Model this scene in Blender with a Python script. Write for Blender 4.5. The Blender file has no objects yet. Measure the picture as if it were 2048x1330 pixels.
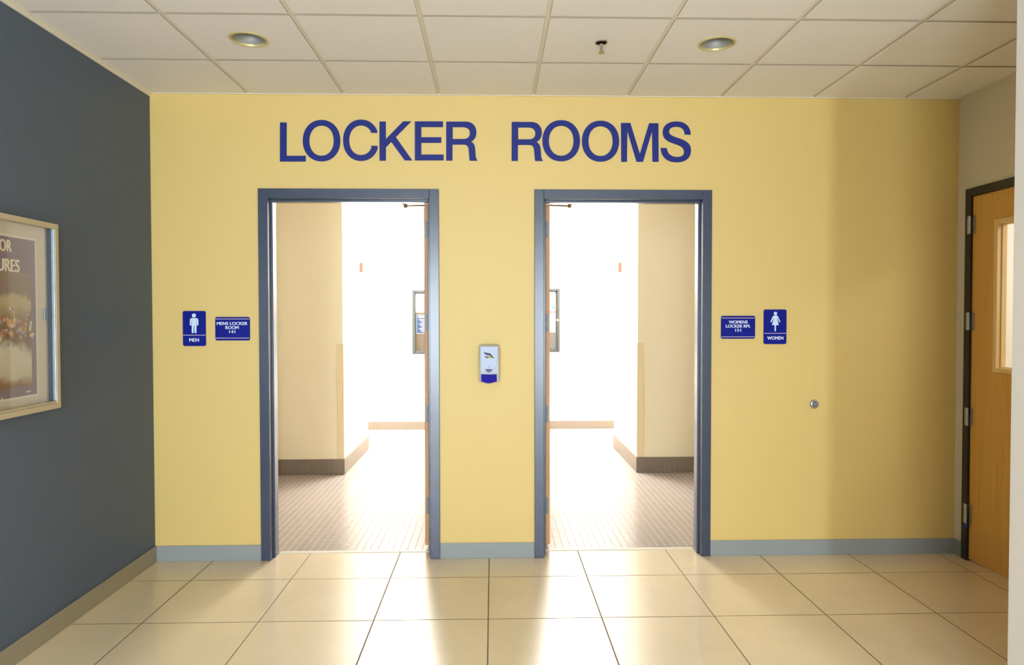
import bpy, bmesh, math, random
from mathutils import Vector
random.seed(4)
S = bpy.context.scene
COL = S.collection

# ------------------------------------------------------------------ camera (metres; yellow wall is the plane y=0)
F, YAW, PITCH, ROLL = 1416.81, -0.0271756, -0.0228070, -0.0012436
CAM = Vector((0.0, -4.6375, 1.5915))
def axes():
    c, s = math.cos(YAW), math.sin(YAW)
    r0 = Vector((c, s, 0)); f0 = Vector((-s, c, 0)); z = Vector((0, 0, 1))
    c, s = math.cos(PITCH), math.sin(PITCH)
    f = c*f0 + s*z; u0 = -s*f0 + c*z
    c, s = math.cos(ROLL), math.sin(ROLL)
    return c*r0 + s*u0, -s*r0 + c*u0, f
RT, UP, FW = axes()
def hit(u, v, ax, val):
    """survey point: where the line of sight of photo pixel (u, v) meets the plane axis=val"""
    d = FW + (u-1024)/F*RT + (665-v)/F*UP
    return CAM + d*((val-CAM[ax])/d[ax])
from mathutils import Matrix
cd = bpy.data.cameras.new('camera'); cam = bpy.data.objects.new('camera', cd); COL.objects.link(cam)
m = Matrix(((RT.x, UP.x, -FW.x, CAM.x), (RT.y, UP.y, -FW.y, CAM.y), (RT.z, UP.z, -FW.z, CAM.z), (0, 0, 0, 1)))
cam.matrix_world = m
cd.sensor_width = 36.0; cd.lens = F/2048*36.0; cd.clip_start = 0.02; cd.clip_end = 60
S.camera = cam

# ------------------------------------------------------------------ materials
def lin(c):
    r = []
    for x in c:
        x = x/255.0
        r.append(x/12.92 if x <= .04045 else ((x+.055)/1.055)**2.4)
    return (r[0], r[1], r[2], 1)
def mat(name, rgb, rough=.6, metal=0., spec=.5, bump=0., scale=200., var=0., vscale=3.):
    M = bpy.data.materials.new(name); M.use_nodes = True
    nt = M.node_tree; b = nt.nodes['Principled BSDF']
    b.inputs['Base Color'].default_value = lin(rgb)
    b.inputs['Roughness'].default_value = rough
    b.inputs['Metallic'].default_value = metal
    b.inputs['Specular IOR Level'].default_value = spec
    tc = nt.nodes.new('ShaderNodeTexCoord')
    if bump:
        n = nt.nodes.new('ShaderNodeTexNoise'); n.inputs['Scale'].default_value = scale; n.inputs['Detail'].default_value = 3
        bp = nt.nodes.new('ShaderNodeBump'); bp.inputs['Strength'].default_value = bump; bp.inputs['Distance'].default_value = .002
        nt.links.new(tc.outputs['Object'], n.inputs['Vector']); nt.links.new(n.outputs['Fac'], bp.inputs['Height'])
        nt.links.new(bp.outputs['Normal'], b.inputs['Normal'])
    if var:
        n = nt.nodes.new('ShaderNodeTexNoise'); n.inputs['Scale'].default_value = vscale; n.inputs['Detail'].default_value = 5
        nt.links.new(tc.outputs['Object'], n.inputs['Vector'])
        mr = nt.nodes.new('ShaderNodeMapRange'); mr.inputs['To Min'].default_value = 1-var; mr.inputs['To Max'].default_value = 1+var
        mr.inputs['From Min'].default_value = .3; mr.inputs['From Max'].default_value = .7
        nt.links.new(n.outputs['Fac'], mr.inputs['Value'])
        vm = nt.nodes.new('ShaderNodeVectorMath'); vm.operation = 'SCALE'; vm.inputs[0].default_value = lin(rgb)[:3]
        nt.links.new(mr.outputs[0], vm.inputs['Scale']); nt.links.new(vm.outputs[0], b.inputs['Base Color'])
    return M
def tiles(name, rgb, grout, pitch, x0, y0, gw, rough, spec=.5, var=.03, vscale=2.5, tilevar=.0):
    """square floor tiles with grout lines, laid out in world metres"""
    M = mat(name, rgb, rough, spec=spec); nt = M.node_tree; b = nt.nodes['Principled BSDF']; N = nt.nodes.new; L = nt.links.new
    geo = N('ShaderNodeNewGeometry'); sep = N('ShaderNodeSeparateXYZ'); L(geo.outputs['Position'], sep.inputs[0])
    def math_(op, a, bb=None):
        q = N('ShaderNodeMath'); q.operation = op
        for i, w in enumerate((a, bb)):
            if w is None: continue
            if isinstance(w, (int, float)): q.inputs[i].default_value = w
            else: L(w, q.inputs[i])
        return q.outputs[0]
    d = []; ids = []
    for ax, o in (('X', x0), ('Y', y0)):
        t = math_('DIVIDE', math_('SUBTRACT', sep.outputs[ax], o), pitch)
        ids.append(math_('FLOOR', t))
        fr = math_('SUBTRACT', t, ids[-1])
        d.append(math_('MINIMUM', fr, math_('SUBTRACT', 1.0, fr)))
    dist = math_('MULTIPLY', math_('MINIMUM', d[0], d[1]), pitch)
    mask = N('ShaderNodeMapRange'); mask.inputs['From Min'].default_value = gw*.42; mask.inputs['From Max'].default_value = gw*.58
    L(dist, mask.inputs['Value'])
    n = N('ShaderNodeTexNoise'); n.inputs['Scale'].default_value = vscale; n.inputs['Detail'].default_value = 8; n.inputs['Roughness'].default_value = .65
    L(geo.outputs['Position'], n.inputs['Vector'])
    mr = N('ShaderNodeMapRange'); mr.inputs['From Min'].default_value = .3; mr.inputs['From Max'].default_value = .7
    mr.inputs['To Min'].default_value = 1-var; mr.inputs['To Max'].default_value = 1+var; L(n.outputs['Fac'], mr.inputs['Value'])
    cmb = N('ShaderNodeCombineXYZ'); L(ids[0], cmb.inputs[0]); L(ids[1], cmb.inputs[1])
    wn = N('ShaderNodeTexWhiteNoise'); L(cmb.outputs[0], wn.inputs['Vector'])
    tv = math_('ADD', math_('MULTIPLY', math_('SUBTRACT', wn.outputs['Value'], .5), tilevar*2), mr.outputs[0])
    vm = N('ShaderNodeVectorMath'); vm.operation = 'SCALE'; vm.inputs[0].default_value = lin(rgb)[:3]; L(tv, vm.inputs['Scale'])
    mx = N('ShaderNodeMix'); mx.data_type = 'RGBA'; L(mask.outputs[0], mx.inputs['Factor'])
    mx.inputs['A'].default_value = lin(grout); L(vm.outputs[0], mx.inputs['B']); L(mx.outputs['Result'], b.inputs['Base Color'])
    rr = N('ShaderNodeMapRange'); rr.inputs['To Min'].default_value = .85; rr.inputs['To Max'].default_value = rough
    L(mask.outputs[0], rr.inputs['Value']); L(rr.outputs[0], b.inputs['Roughness'])
    bp = N('ShaderNodeBump'); bp.inputs['Strength'].default_value = .35; bp.inputs['Distance'].default_value = .002
    L(mask.outputs[0], bp.inputs['Height']); L(bp.outputs['Normal'], b.inputs['Normal'])
    return M
def wood(name, dark, light, rough=.35, axis=2, scale=1.0):
    M = mat(name, light, rough); nt = M.node_tree; b = nt.nodes['Principled BSDF']; N = nt.nodes.new; L = nt.links.new
    tc = N('ShaderNodeTexCoord'); mp = N('ShaderNodeMapping'); sc = [22*scale]*3; sc[axis] = .9*scale
    mp.inputs['Scale'].default_value = sc; L(tc.outputs['Object'], mp.inputs['Vector'])
    n = N('ShaderNodeTexNoise'); n.inputs['Scale'].default_value = 1.6; n.inputs['Detail'].default_value = 6; n.inputs['Distortion'].default_value = .6
    L(mp.outputs[0], n.inputs['Vector'])
    r = N('ShaderNodeValToRGB'); r.color_ramp.elements[0].position = .3; r.color_ramp.elements[1].position = .7
    r.color_ramp.elements[0].color = lin(dark); r.color_ramp.elements[1].color = lin(light)
    L(n.outputs['Fac'], r.inputs[0]); L(r.outputs[0], b.inputs['Base Color'])
    return M
def glass(name, tint=(255, 255, 255), refl=1.0, rough=.02):
    M = bpy.data.materials.new(name); M.use_nodes = True; nt = M.node_tree; nt.nodes.clear(); N = nt.nodes.new; L = nt.links.new
    o = N('ShaderNodeOutputMaterial'); t = N('ShaderNodeBsdfTransparent'); t.inputs[0].default_value = lin(tint)
    g = N('ShaderNodeBsdfGlossy'); g.inputs['Roughness'].default_value = rough
    fr = N('ShaderNodeFresnel'); fr.inputs['IOR'].default_value = 1.5
    k = N('ShaderNodeMath'); k.operation = 'MULTIPLY'; k.inputs[1].default_value = refl; L(fr.outputs[0], k.inputs[0])
    gm = N('ShaderNodeNewGeometry'); iv = N('ShaderNodeMath'); iv.operation = 'SUBTRACT'; iv.inputs[0].default_value = 1.0; L(gm.outputs['Backfacing'], iv.inputs[1])
    k2 = N('ShaderNodeMath'); k2.operation = 'MULTIPLY'; L(k.outputs[0], k2.inputs[0]); L(iv.outputs[0], k2.inputs[1])
    mx = N('ShaderNodeMixShader'); L(k2.outputs[0], mx.inputs[0]); L(t.outputs[0], mx.inputs[1]); L(g.outputs[0], mx.inputs[2]); L(mx.outputs[0], o.inputs[0])
    return M

MT = {}
MT['yellow'] = mat('yellow_wall_paint', (213, 185, 108), .57, spec=.9, bump=.10, scale=260)
MT['slate'] = mat('slate_wall_paint', (78, 91, 108), .6, bump=.10, scale=260)
MT['beige'] = mat('beige_wall_paint', (214, 206, 190), .5, bump=.10, scale=260)
MT['corridor'] = mat('white_wall_paint', (222, 218, 212), .5, bump=.10, scale=260)
MT['tan'] = mat('tan_wall_paint', (232, 221, 190), .45, bump=.08, scale=260)
MT['white_wall'] = mat('locker_room_white_paint', (238, 236, 230), .45, bump=.06, scale=260)
MT['tile_ceiling'] = mat('acoustic_tile', (236, 233, 232), .95, spec=.1, bump=.5, scale=420, var=.035, vscale=160)
MT['tile_edge'] = mat('shaded_tile_edge', (160, 150, 138), .95, spec=.05)  # tile sides coloured darker: shade of the gaps between tiles put into the colour
MT['grid'] = mat('ceiling_grid_metal', (224, 218, 204), .6, spec=.3)
MT['floor'] = tiles('lobby_porcelain_tile', (226, 209, 176), (122, 98, 68), .5996, -1.8253, -.3449, .007, .25, spec=1.0, var=.05, tilevar=.015)
MT['mosaic'] = tiles('mosaic_tile', (158, 147, 140), (188, 176, 166), .0508, -1.50, 2.52, .0045, .24, spec=.6, var=.05, vscale=6, tilevar=.05)
MT['base_lobby'] = mat('grey_rubber_base', (142, 148, 148), .42)
MT['base_left'] = mat('tan_rubber_base', (148, 140, 118), .5)
MT['base_tile'] = tiles('brown_tile_base', (118, 106, 92), (140, 128, 112), .0508, -1.50, 2.52, .003, .45, var=.06, vscale=8)
MT['frame'] = mat('slate_blue_gloss_paint', (54, 64, 86), .26, spec=.7, var=.06, vscale=9)
MT['frame_dark'] = mat('black_frame_paint', (44, 40, 36), .4)
MT['edge'] = wood('maple_door_edge', (178, 128, 82), (206, 156, 106), .45)
MT['oak'] = wood('honey_maple_veneer', (210, 158, 76), (222, 172, 88), .33)
MT['bead'] = wood('pale_glazing_bead', (228, 192, 130), (240, 208, 152), .35)
MT['steel'] = mat('brushed_steel', (190, 190, 186), .35, metal=1.0, bump=.1, scale=300)
MT['hinge'] = mat('satin_hinge_plate', (118, 126, 132), .5, metal=.2)
MT['screw'] = mat('screw_head', (92, 90, 86), .4, metal=.8)
MT['bronze'] = mat('bronze_closer_arm', (122, 96, 74), .4, metal=.5)
MT['closer'] = mat('closer_silver', (178, 176, 170), .4, metal=.4)
MT['blue'] = mat('blue_vinyl_lettering', (24, 38, 120), .5, spec=.25)
MT['sign'] = mat('blue_sign_plastic', (14, 26, 132), .5, spec=.12)
MT['signw'] = mat('pale_sign_lettering', (226, 236, 250), .45)
MT['pict'] = mat('pale_blue_pictogram', (198, 222, 246), .45)
MT['rule'] = mat('sign_rule_line', (206, 186, 200), .5)
MT['braille'] = mat('braille_dots', (40, 58, 160), .3)
MT['disp'] = mat('white_dispenser_plastic', (196, 200, 212), .35, spec=.4)
MT['cover'] = mat('pale_dispenser_cover', (166, 180, 208), .3, spec=.3)
MT['lever'] = mat('blue_push_lever', (34, 24, 146), .6, spec=.1)
MT['lens'] = mat('smoked_lens', (60, 78, 112), .4, spec=.25)
MT['logo_navy'] = mat('logo_navy', (30, 30, 62), .7, spec=.1)
MT['logo_gold'] = mat('logo_gold', (190, 154, 50), .7, spec=.1)
MT['logo_grey'] = mat('logo_grey', (108, 100, 116), .7, spec=.1)
MT['casefr'] = mat('champagne_case_frame', (184, 172, 142), .45, metal=.15)
MT['alu'] = mat('blue_grey_aluminium', (112, 126, 146), .3, metal=.6)
MT['alu_l'] = mat('bright_aluminium_stile', (176, 194, 222), .25, metal=.6)
MT['board'] = mat('cream_case_backing', (206, 196, 178), .7, bump=.2, scale=400)
MT['glass'] = glass('clear_case_glass', (250, 250, 248), .8)
MT['wglass'] = glass('clear_window_glass')
MT['paper'] = mat('white_paper', (222, 216, 206), .6)
MT['purple'] = mat('mauve_print', (122, 106, 120), .5)
MT['ptext'] = mat('cream_print', (226, 214, 190), .5)
MT['rubber'] = mat('grey_rubber_bumper', (112, 120, 116), .35)
MT['bump_ring'] = mat('grey_bumper_ring', (160, 156, 150), .3, metal=.3)
MT['trimring'] = mat('cream_downlight_ring', (204, 190, 128), .35, metal=.2)
MT['cone'] = mat('grey_downlight_reflector', (168, 170, 168), .5, metal=.35)
MT['chrome'] = mat('chrome', (196, 192, 182), .18, metal=1.0)
MT['brass'] = mat('brass_deflector', (176, 168, 96), .3, metal=.7)
MT['black'] = mat('dark_cavity', (22, 21, 20), .8)
MT['thresh'] = mat('pale_threshold', (224, 214, 194), .4)
MT['guard'] = mat('tan_corner_guard', (222, 204, 164), .4)
MT['red'] = mat('red_alarm_plastic', (196, 70, 44), .4)
MT['clear'] = mat('white_alarm_lens', (238, 238, 236), .2)
MT['notice'] = mat('blue_notice', (20, 50, 98), .5)
MT['cyan'] = mat('cyan_print', (60, 180, 196), .5)
MT['redp'] = mat('red_print', (206, 70, 84), .5)
MT['greyp'] = mat('grey_print', (88, 84, 84), .5)
MT['boardfr'] = mat('grey_board_frame', (50, 52, 52), .6)
MT['cork'] = mat('tan_board_backing', (84, 72, 58), .8, bump=.2, scale=300)
MT['bluetape'] = mat('blue_tape', (40, 80, 170), .6)

# ------------------------------------------------------------------ mesh helpers
WL = {}
def finish(name, bm, material, parent=None, smooth=False, bevel=0., seg=2):
    bmesh.ops.recalc_face_normals(bm, faces=bm.faces)
    xs = [v.co for v in bm.verts]
    B = Vector(((min(c.x for c in xs)+max(c.x for c in xs))/2, (min(c.y for c in xs)+max(c.y for c in xs))/2, min(c.z for c in xs)))
    for v in bm.verts: v.co -= B
    me = bpy.data.meshes.new(name); bm.to_mesh(me); bm.free()
    for mm in (material if isinstance(material, (list, tuple)) else [material]): me.materials.append(mm)
    o = bpy.data.objects.new(name, me); COL.objects.link(o)
    WL[o.name] = B
    if parent: o.parent = parent; o.location = B - WL[parent.name]
    else: o.location = B
    if smooth:
        for p in me.polygons: p.use_smooth = True
        md = o.modifiers.new('edge', 'EDGE_SPLIT'); md.split_angle = math.radians(35)
    if bevel:
        md = o.modifiers.new('bevel', 'BEVEL'); md.width = bevel; md.segments = seg; md.limit_method = 'ANGLE'; md.angle_limit = math.radians(40)
    return o
def tag(o, label=None, cat=None, group=None, kind=None):
    if label: o['label'] = label
    if cat: o['category'] = cat
    if group: o['group'] = group
    if kind: o['kind'] = kind
    return o
def thing(name, loc, label=None, cat=None, group=None, kind=None):
    o = bpy.data.objects.new(name, None); COL.objects.link(o); o.location = loc; o.empty_display_size = .05
    WL[o.name] = Vector(loc); return tag(o, label, cat, group, kind)
def box(bm, x0, x1, y0, y1, z0, z1, mi=0):
    if x0 > x1: x0, x1 = x1, x0
    if y0 > y1: y0, y1 = y1, y0
    if z0 > z1: z0, z1 = z1, z0
    v = [bm.verts.new((x, y, z)) for z in (z0, z1) for x, y in ((x0, y0), (x1, y0), (x1, y1), (x0, y1))]
    for f in ((0, 3, 2, 1), (4, 5, 6, 7), (0, 1, 5, 4), (1, 2, 6, 5), (2, 3, 7, 6), (3, 0, 4, 7)):
        bm.faces.new([v[i] for i in f]).material_index = mi
def B(*a, mi=0):
    bm = bmesh.new(); box(bm, *a, mi=mi); return bm
def prism(bm, loops, to3, d0, d1, mi=0):
    """extrude a 2D outline (list of loops; later loops are holes) between depth d0 and d1; to3(a, b, d) -> xyz"""
    cu = bpy.data.curves.new('outline', 'CURVE'); cu.dimensions = '2D'; cu.fill_mode = 'BOTH'
    for lp in loops:
        sp = cu.splines.new('POLY'); sp.points.add(len(lp)-1)
        for i, (a, b) in enumerate(lp): sp.points[i].co = (a, b, 0, 1)
        sp.use_cyclic_u = True
    ob = bpy.data.objects.new('outline', cu); COL.objects.link(ob)
    dg = bpy.context.evaluated_depsgraph_get(); dg.update()
    me = bpy.data.meshes.new_from_object(ob.evaluated_get(dg), depsgraph=dg)
    bpy.data.objects.remove(ob); bpy.data.curves.remove(cu)
    t = bmesh.new(); t.from_mesh(me); bpy.data.meshes.remove(me)
    bmesh.ops.remove_doubles(t, verts=t.verts, dist=1e-6)
    add_flat(bm, t, to3, d0, d1, mi)
def add_flat(bm, t, to3, d0, d1, mi=0):
    front = {}; back = {}
    for v in t.verts:
        front[v] = bm.verts.new(to3(v.co.x, v.co.y, d0)); back[v] = bm.verts.new(to3(v.co.x, v.co.y, d1))
    for f in t.faces:
        bm.faces.new([front[v] for v in f.verts]).material_index = mi
        bm.faces.new([back[v] for v in reversed(f.verts)]).material_index = mi
    for e in t.edges:
        if len(e.link_faces) == 1:
            a, b = e.verts
            try: bm.faces.new((front[a], front[b], back[b], back[a])).material_index = mi
            except ValueError: pass
    t.free()
def text_flat(txt, bold=.012):
    cu = bpy.data.curves.new('t', 'FONT'); cu.body = txt; cu.offset = bold; cu.resolution_u = 4
    ob = bpy.data.objects.new('t', cu); COL.objects.link(ob)
    dg = bpy.context.evaluated_depsgraph_get(); dg.update()
    me = bpy.data.meshes.new_from_object(ob.evaluated_get(dg), depsgraph=dg)
    bpy.data.objects.remove(ob); bpy.data.curves.remove(cu)
    t = bmesh.new(); t.from_mesh(me); bpy.data.meshes.remove(me)
    bmesh.ops.remove_doubles(t, verts=t.verts, dist=1e-5)
    xs = [v.co.x for v in t.verts]; ys = [v.co.y for v in t.verts]
    x0, x1, y0, y1 = min(xs), max(xs), min(ys), max(ys)
    for v in t.verts: v.co.x = (v.co.x-(x0+x1)/2)/(x1-x0); v.co.y = (v.co.y-(y0+y1)/2)/(y1-y0)
    return t                      # unit box, centred
def add_text(bm, txt, ca, cb, w, h, to3, d0, d1, mi=0, bold=.012):
    s = bold*h                              # heavier strokes: the same glyphs laid three times, a hair apart
    for k in (-1, 0, 1):
        add_flat(bm, text_flat(txt, 0.0), lambda a, b, d: to3(ca+a*(w-2*abs(s))+k*s, cb+b*h, d+(k*.00004 if d == d0 else 0)), d0, d1, mi)
WALL = lambda a, b, d: (a, -d, b)                   # a = x, b = z, d = distance in front of the yellow wall
def rrect(x0, x1, z0, z1, r, n=6):
    p = []
    for cx, cz, a0 in ((x1-r, z1-r, 0), (x0+r, z1-r, 90), (x0+r, z0+r, 180), (x1-r, z0+r, 270)):
        for i in range(n+1):
            a = math.radians(a0+90*i/n); p.append((cx+r*math.cos(a), cz+r*math.sin(a)))
    return p
def ell(cx, cy, rx, ry, n=56, p=2.0, a0=0, a1=360, closed=True):
    out = []
    for i in range(n if closed else n+1):
        a = math.radians(a0+(a1-a0)*i/n); c, s = math.cos(a), math.sin(a)
        out.append((cx+rx*math.copysign(abs(c)**(2/p), c), cy+ry*math.copysign(abs(s)**(2/p), s)))
    return out
def path(cmds, n=10):
    out = []
    for c in cmds:
        if len(c) == 2: out.append(c)
        else:
            p0 = out[-1]; p1, p2, p3 = (c[0], c[1]), (c[2], c[3]), (c[4], c[5])
            for i in range(1, n+1):
                t = i/n; u = 1-t
                out.append(tuple(u**3*p0[k]+3*u*u*t*p1[k]+3*u*t*t*p2[k]+t**3*p3[k] for k in (0, 1)))
    return out
def rod(bm, p0, p1, r, n=12, r1=None, mi=0):
    p0, p1 = Vector(p0), Vector(p1); d = (p1-p0).normalized(); r1 = r if r1 is None else r1
    a = d.cross(Vector((0, 0, 1)) if abs(d.z) < .9 else Vector((1, 0, 0))).normalized(); b = d.cross(a)
    A = [bm.verts.new(p0+r*(math.cos(2*math.pi*i/n)*a+math.sin(2*math.pi*i/n)*b)) for i in range(n)]
    C = [bm.verts.new(p1+r1*(math.cos(2*math.pi*i/n)*a+math.sin(2*math.pi*i/n)*b)) for i in range(n)]
    for i in range(n):
        bm.faces.new((A[i], A[(i+1) % n], C[(i+1) % n], C[i])).material_index = mi
    bm.faces.new(A[::-1]).material_index = mi; bm.faces.new(C).material_index = mi
def lathe(bm, c, prof, axis='z', n=48, close=False):
    """prof: (radius, distance along axis)"""
    rings = []
    for r, h in prof:
        ring = []
        for i in range(n):
            a = 2*math.pi*i/n; x, y = r*math.cos(a), r*math.sin(a)
            ring.append(bm.verts.new((c[0]+x, c[1]+y, c[2]+h) if axis == 'z' else (c[0]+x, c[1]+h, c[2]+y)))
        rings.append(ring)
    k = len(rings)
    for j in range(k if close else k-1):
        R0, R1 = rings[j], rings[(j+1) % k]
        for i in range(n): bm.faces.new((R0[i], R0[(i+1) % n], R1[(i+1) % n], R1[i]))
    if not close:
        if prof[0][0] > 1e-5: bm.faces.new(rings[0][::-1])
        if prof[-1][0] > 1e-5: bm.faces.new(rings[-1])
def struct(name, bm, material, label=None, cat=None, **k):
    return tag(finish(name, bm, material, **k), label, cat, kind='structure')

# ------------------------------------------------------------------ room
XL, XR, H = -2.197, 3.089, 3.0252
YR = -8.6                              # rear end of the lobby, behind the camera
XP, YP = 1.973, -2.0                   # corner where the corridor widens
FL = dict(x0=-1.512, x1=-.348, z=2.418)      # left (men's) door frame, outer
FR = dict(x0=.273, x1=1.440, z=2.418)        # right (women's) door frame, outer
T = .155                               # thickness of the yellow wall
FACE = .062
def wall_with_holes(x0, x1, z1, holes, y0, y1):
    bm = bmesh.new(); x = x0
    for a, b, z in holes:
        box(bm, x, a, y0, y1, 0, z1); box(bm, a, b, y0, y1, z, z1); x = b
    box(bm, x, x1, y0, y1, 0, z1); return bm
struct('wall_back', wall_with_holes(XL, XR+.12, H+.12, [(FL['x0']+.03, FL['x1']-.03, FL['z']-.03), (FR['x0']+.03, FR['x1']-.03, FR['z']-.03)], 0, T-.012), MT['yellow'],
       'yellow painted wall with two open doorways', 'wall')
struct('floor', B(XL-.1, XR+1.9, YR-.1, .135, -.1, 0), MT['floor'], 'large beige porcelain floor tiles of the lobby', 'floor')
struct('wall_left', B(XL-.12, XL, YR, 0, 0, H+.12), MT['slate'], 'dark slate grey wall with the display case', 'wall')
# right wall with the wooden door's opening
DY0, DY1, DZ = -.092, -1.21, 2.412     # frame outer extents along y, top
bm = bmesh.new()
box(bm, XR, XR+.12, 0, DY0-.02, 0, H+.12); box(bm, XR, XR+.12, DY0-.02, DY1+.02, DZ-.02, H+.12); box(bm, XR, XR+.12, DY1+.02, YP, 0, H+.12)
struct('wall_right', bm, MT['beige'], 'beige wall holding the wooden door', 'wall')
struct('wall_corridor', B(XP, XR+.12, YR, YP, 0, H+.12), MT['corridor'], 'white wall end in the right foreground', 'wall')
# rear wall with glazed openings (behind the camera)
WIN = [(-1.95, -.30, .12, 2.62), (.90, 1.28, .05, 2.62)]
bm = bmesh.new()
box(bm, XL, WIN[0][0], YR-.12, YR, 0, H+.12); box(bm, WIN[0][1], WIN[1][0], YR-.12, YR, 0, 2.62); box(bm, WIN[1][1], XP, YR-.12, YR, 0, H+.12)
box(bm, WIN[0][0], WIN[1][1], YR-.12, YR, 2.62, H+.12); box(bm, WIN[0][0], WIN[0][1], YR-.12, YR, 0, .12); box(bm, WIN[1][0], WIN[1][1], YR-.12, YR, 0, .05)
struct('wall_front', bm, MT['corridor'], 'white wall with tall windows facing the yellow wall', 'wall')
for i, (a, b, c, d) in enumerate(WIN):
    w = thing('window_%d' % (i+1), ((a+b)/2, YR-.06, c), ['wide clear window opposite the yellow wall', 'narrow clear window opposite the yellow wall'][i], 'window', kind='structure')
    bm = bmesh.new()
    for q in ((a, a+.05, c, d), (b-.05, b, c, d), (a+.05, b-.05, c, c+.05), (a+.05, b-.05, d-.05, d)): box(bm, q[0], q[1], YR-.1, YR-.02, q[2], q[3])
    finish('window_frame', bm, MT['alu'], w)
    finish('glass_pane', B(a+.05, b-.05, YR-.065, YR-.055, c+.05, d-.05), MT['wglass'], w)

# ------------------------------------------------------------------ ceiling: lay-in tiles proud of the grid
CX0, CY0, G, BAR = -1.5627, -.605, .6096, .024
DL = [(-1.5627+.5*G, CY0-.5*G), (-1.5627+4.5*G, CY0-.5*G)]
SP = (-1.5627+3.5*G, CY0-.5*G)
HOLE = {DL[0]: .088, DL[1]: .088, SP: .029}
bm = bmesh.new()
xs = [XL+.022-BAR/2] + [CX0+G*k for k in range(0, 8)] + [XR-.012+BAR/2]
ys = [0-.012+BAR/2] + [CY0-G*k for k in range(0, 14)]
for i in range(len(xs)-1):
    for j in range(len(ys)-1):
        a, b = xs[i]+BAR/2, xs[i+1]-BAR/2; c, d = ys[j+1]+BAR/2, ys[j]-BAR/2
        if b-a < .03 or (a > XP and d < YP) or c < YR: continue
        h = None
        for (hx, hy), r in HOLE.items():
            if a < hx < b and c < hy < d: h = (hx, hy, r)
        if not h: box(bm, a, b, c, d, H, H+.02)
        else:
            n = 48; ci = []; sq = []
            for k in range(n):
                t = 2*math.pi*k/n; cc, ss = math.cos(t), math.sin(t); mxx = max(abs(cc), abs(ss))
                ci.append((h[0]+h[2]*cc, h[1]+h[2]*ss)); sq.append(((a+b)/2+(b-a)/2*cc/mxx, (c+d)/2+(d-c)/2*ss/mxx))
            lo = [bm.verts.new((*p, H)) for p in ci]; ho = [bm.verts.new((*p, H+.02)) for p in ci]; ls = [bm.verts.new((*p, H)) for p in sq]; hs = [bm.verts.new((*p, H+.02)) for p in sq]
            for k in range(n):
                q = (k+1) % n
                bm.faces.new((lo[k], ls[k], ls[q], lo[q])); bm.faces.new((lo[k], lo[q], ho[q], ho[k])); bm.faces.new((ls[k], hs[k], hs[q], ls[q]))
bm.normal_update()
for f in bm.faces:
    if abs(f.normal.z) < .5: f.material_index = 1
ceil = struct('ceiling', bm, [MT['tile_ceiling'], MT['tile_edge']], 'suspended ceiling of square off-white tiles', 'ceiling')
bm = bmesh.new()
for x in xs[1:-1]: box(bm, x-BAR/2-.002, x+BAR/2+.002, YR, 0, H+.005, H+.010)
for y in ys[1:]: box(bm, XL, XR, y-BAR/2-.002, y+BAR/2+.002, H+.0055, H+.0105)
finish('ceiling_grid', bm, MT['grid'], ceil)
bm = bmesh.new()
def plenum(x0, x1, y0, y1):
    box(bm, x0, x1, y0, y1, H+.30, H+.32)
box(bm, XL, XR, YR, 0, H+.29, H+.31)
finish('ceiling_plenum', bm, MT['black'], ceil)
bm = bmesh.new()                        # wall angle, two small steps
box(bm, XL, XL+.022, YR, 0, H-.004, H+.006); box(bm, XL, XL+.008, YR, 0, H-.022, H-.004)
struct('trim_1', bm, MT['grid'], 'cream ceiling wall angle along the slate wall', 'trim')
bm = bmesh.new()
box(bm, XL+.022, XR, -.012, 0, H-.003, H+.006); box(bm, XR-.012, XR, YP, -.012, H-.003, H+.006)
struct('trim_2', bm, MT['grid'], 'cream ceiling wall angle along the yellow wall', 'trim')

# ------------------------------------------------------------------ baseboards of the lobby
def cove(x0, x1, y0, y1, h=.102, t=.006):
    bm = bmesh.new(); box(bm, x0, x1, y0, y1, 0, h); return bm
struct('baseboard_back', B(XL+.008, FL['x0'], -.008, 0, 0, .102), MT['base_lobby'], 'grey rubber base between slate wall and left doorway', 'baseboard', bevel=.002)
struct('baseboard_middle', B(FL['x1'], FR['x0'], -.008, 0, 0, .102), MT['base_lobby'], 'grey rubber base between the two doorways', 'baseboard', bevel=.002)
struct('baseboard_back_right', B(FR['x1'], XR-.008, -.008, 0, 0, .102), MT['base_lobby'], 'grey rubber base right of the right doorway', 'baseboard', bevel=.002)
struct('baseboard_left', B(XL, XL+.012, YR, 0, 0, .102), MT['base_left'], 'tan rubber base along the slate wall', 'baseboard', bevel=.003)
struct('baseboard_right', B(XR-.008, XR, DY0, 0, 0, .102), MT['base_lobby'], 'short grey rubber base beside the wooden door', 'baseboard', bevel=.002)

# ------------------------------------------------------------------ locker room vestibules behind the yellow wall
YT, YS, YF, HI = 2.52, 3.90, 5.36, 2.985
XTL, XTR = -1.505, 1.472
struct('floor_locker_rooms', B(-3.3, 3.9, .135, YF+.1, -.1, -.001), MT['mosaic'], 'small square taupe mosaic floor of the locker rooms', 'floor')
struct('wall_back_inner', wall_with_holes(-3.3, 3.9, HI+.1, [(FL['x0']+.03, FL['x1']-.03, FL['z']-.03), (FR['x0']+.03, FR['x1']-.03, FR['z']-.03)], T-.012, T), MT['tan'], 'tan inner face of the doorway wall', 'wall')
def block(name, x0, x1, s, lab):
    bm = bmesh.new(); box(bm, x0, x1, YT, YS, 0, HI)
    for f in bm.faces: f.material_index = 0 if f.normal.y < -.5 or f.calc_center_median().y < YT+.01 else 1
    o = struct(name, bm, [MT['tan'], MT['white_wall']], lab, 'wall'); return o
block('wall_inner_left', -3.3, XTL, -1, 'tan screen wall seen through the left doorway')
block('wall_inner_right', XTR, 3.9, 1, 'tan screen wall seen through the right doorway')
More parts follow.
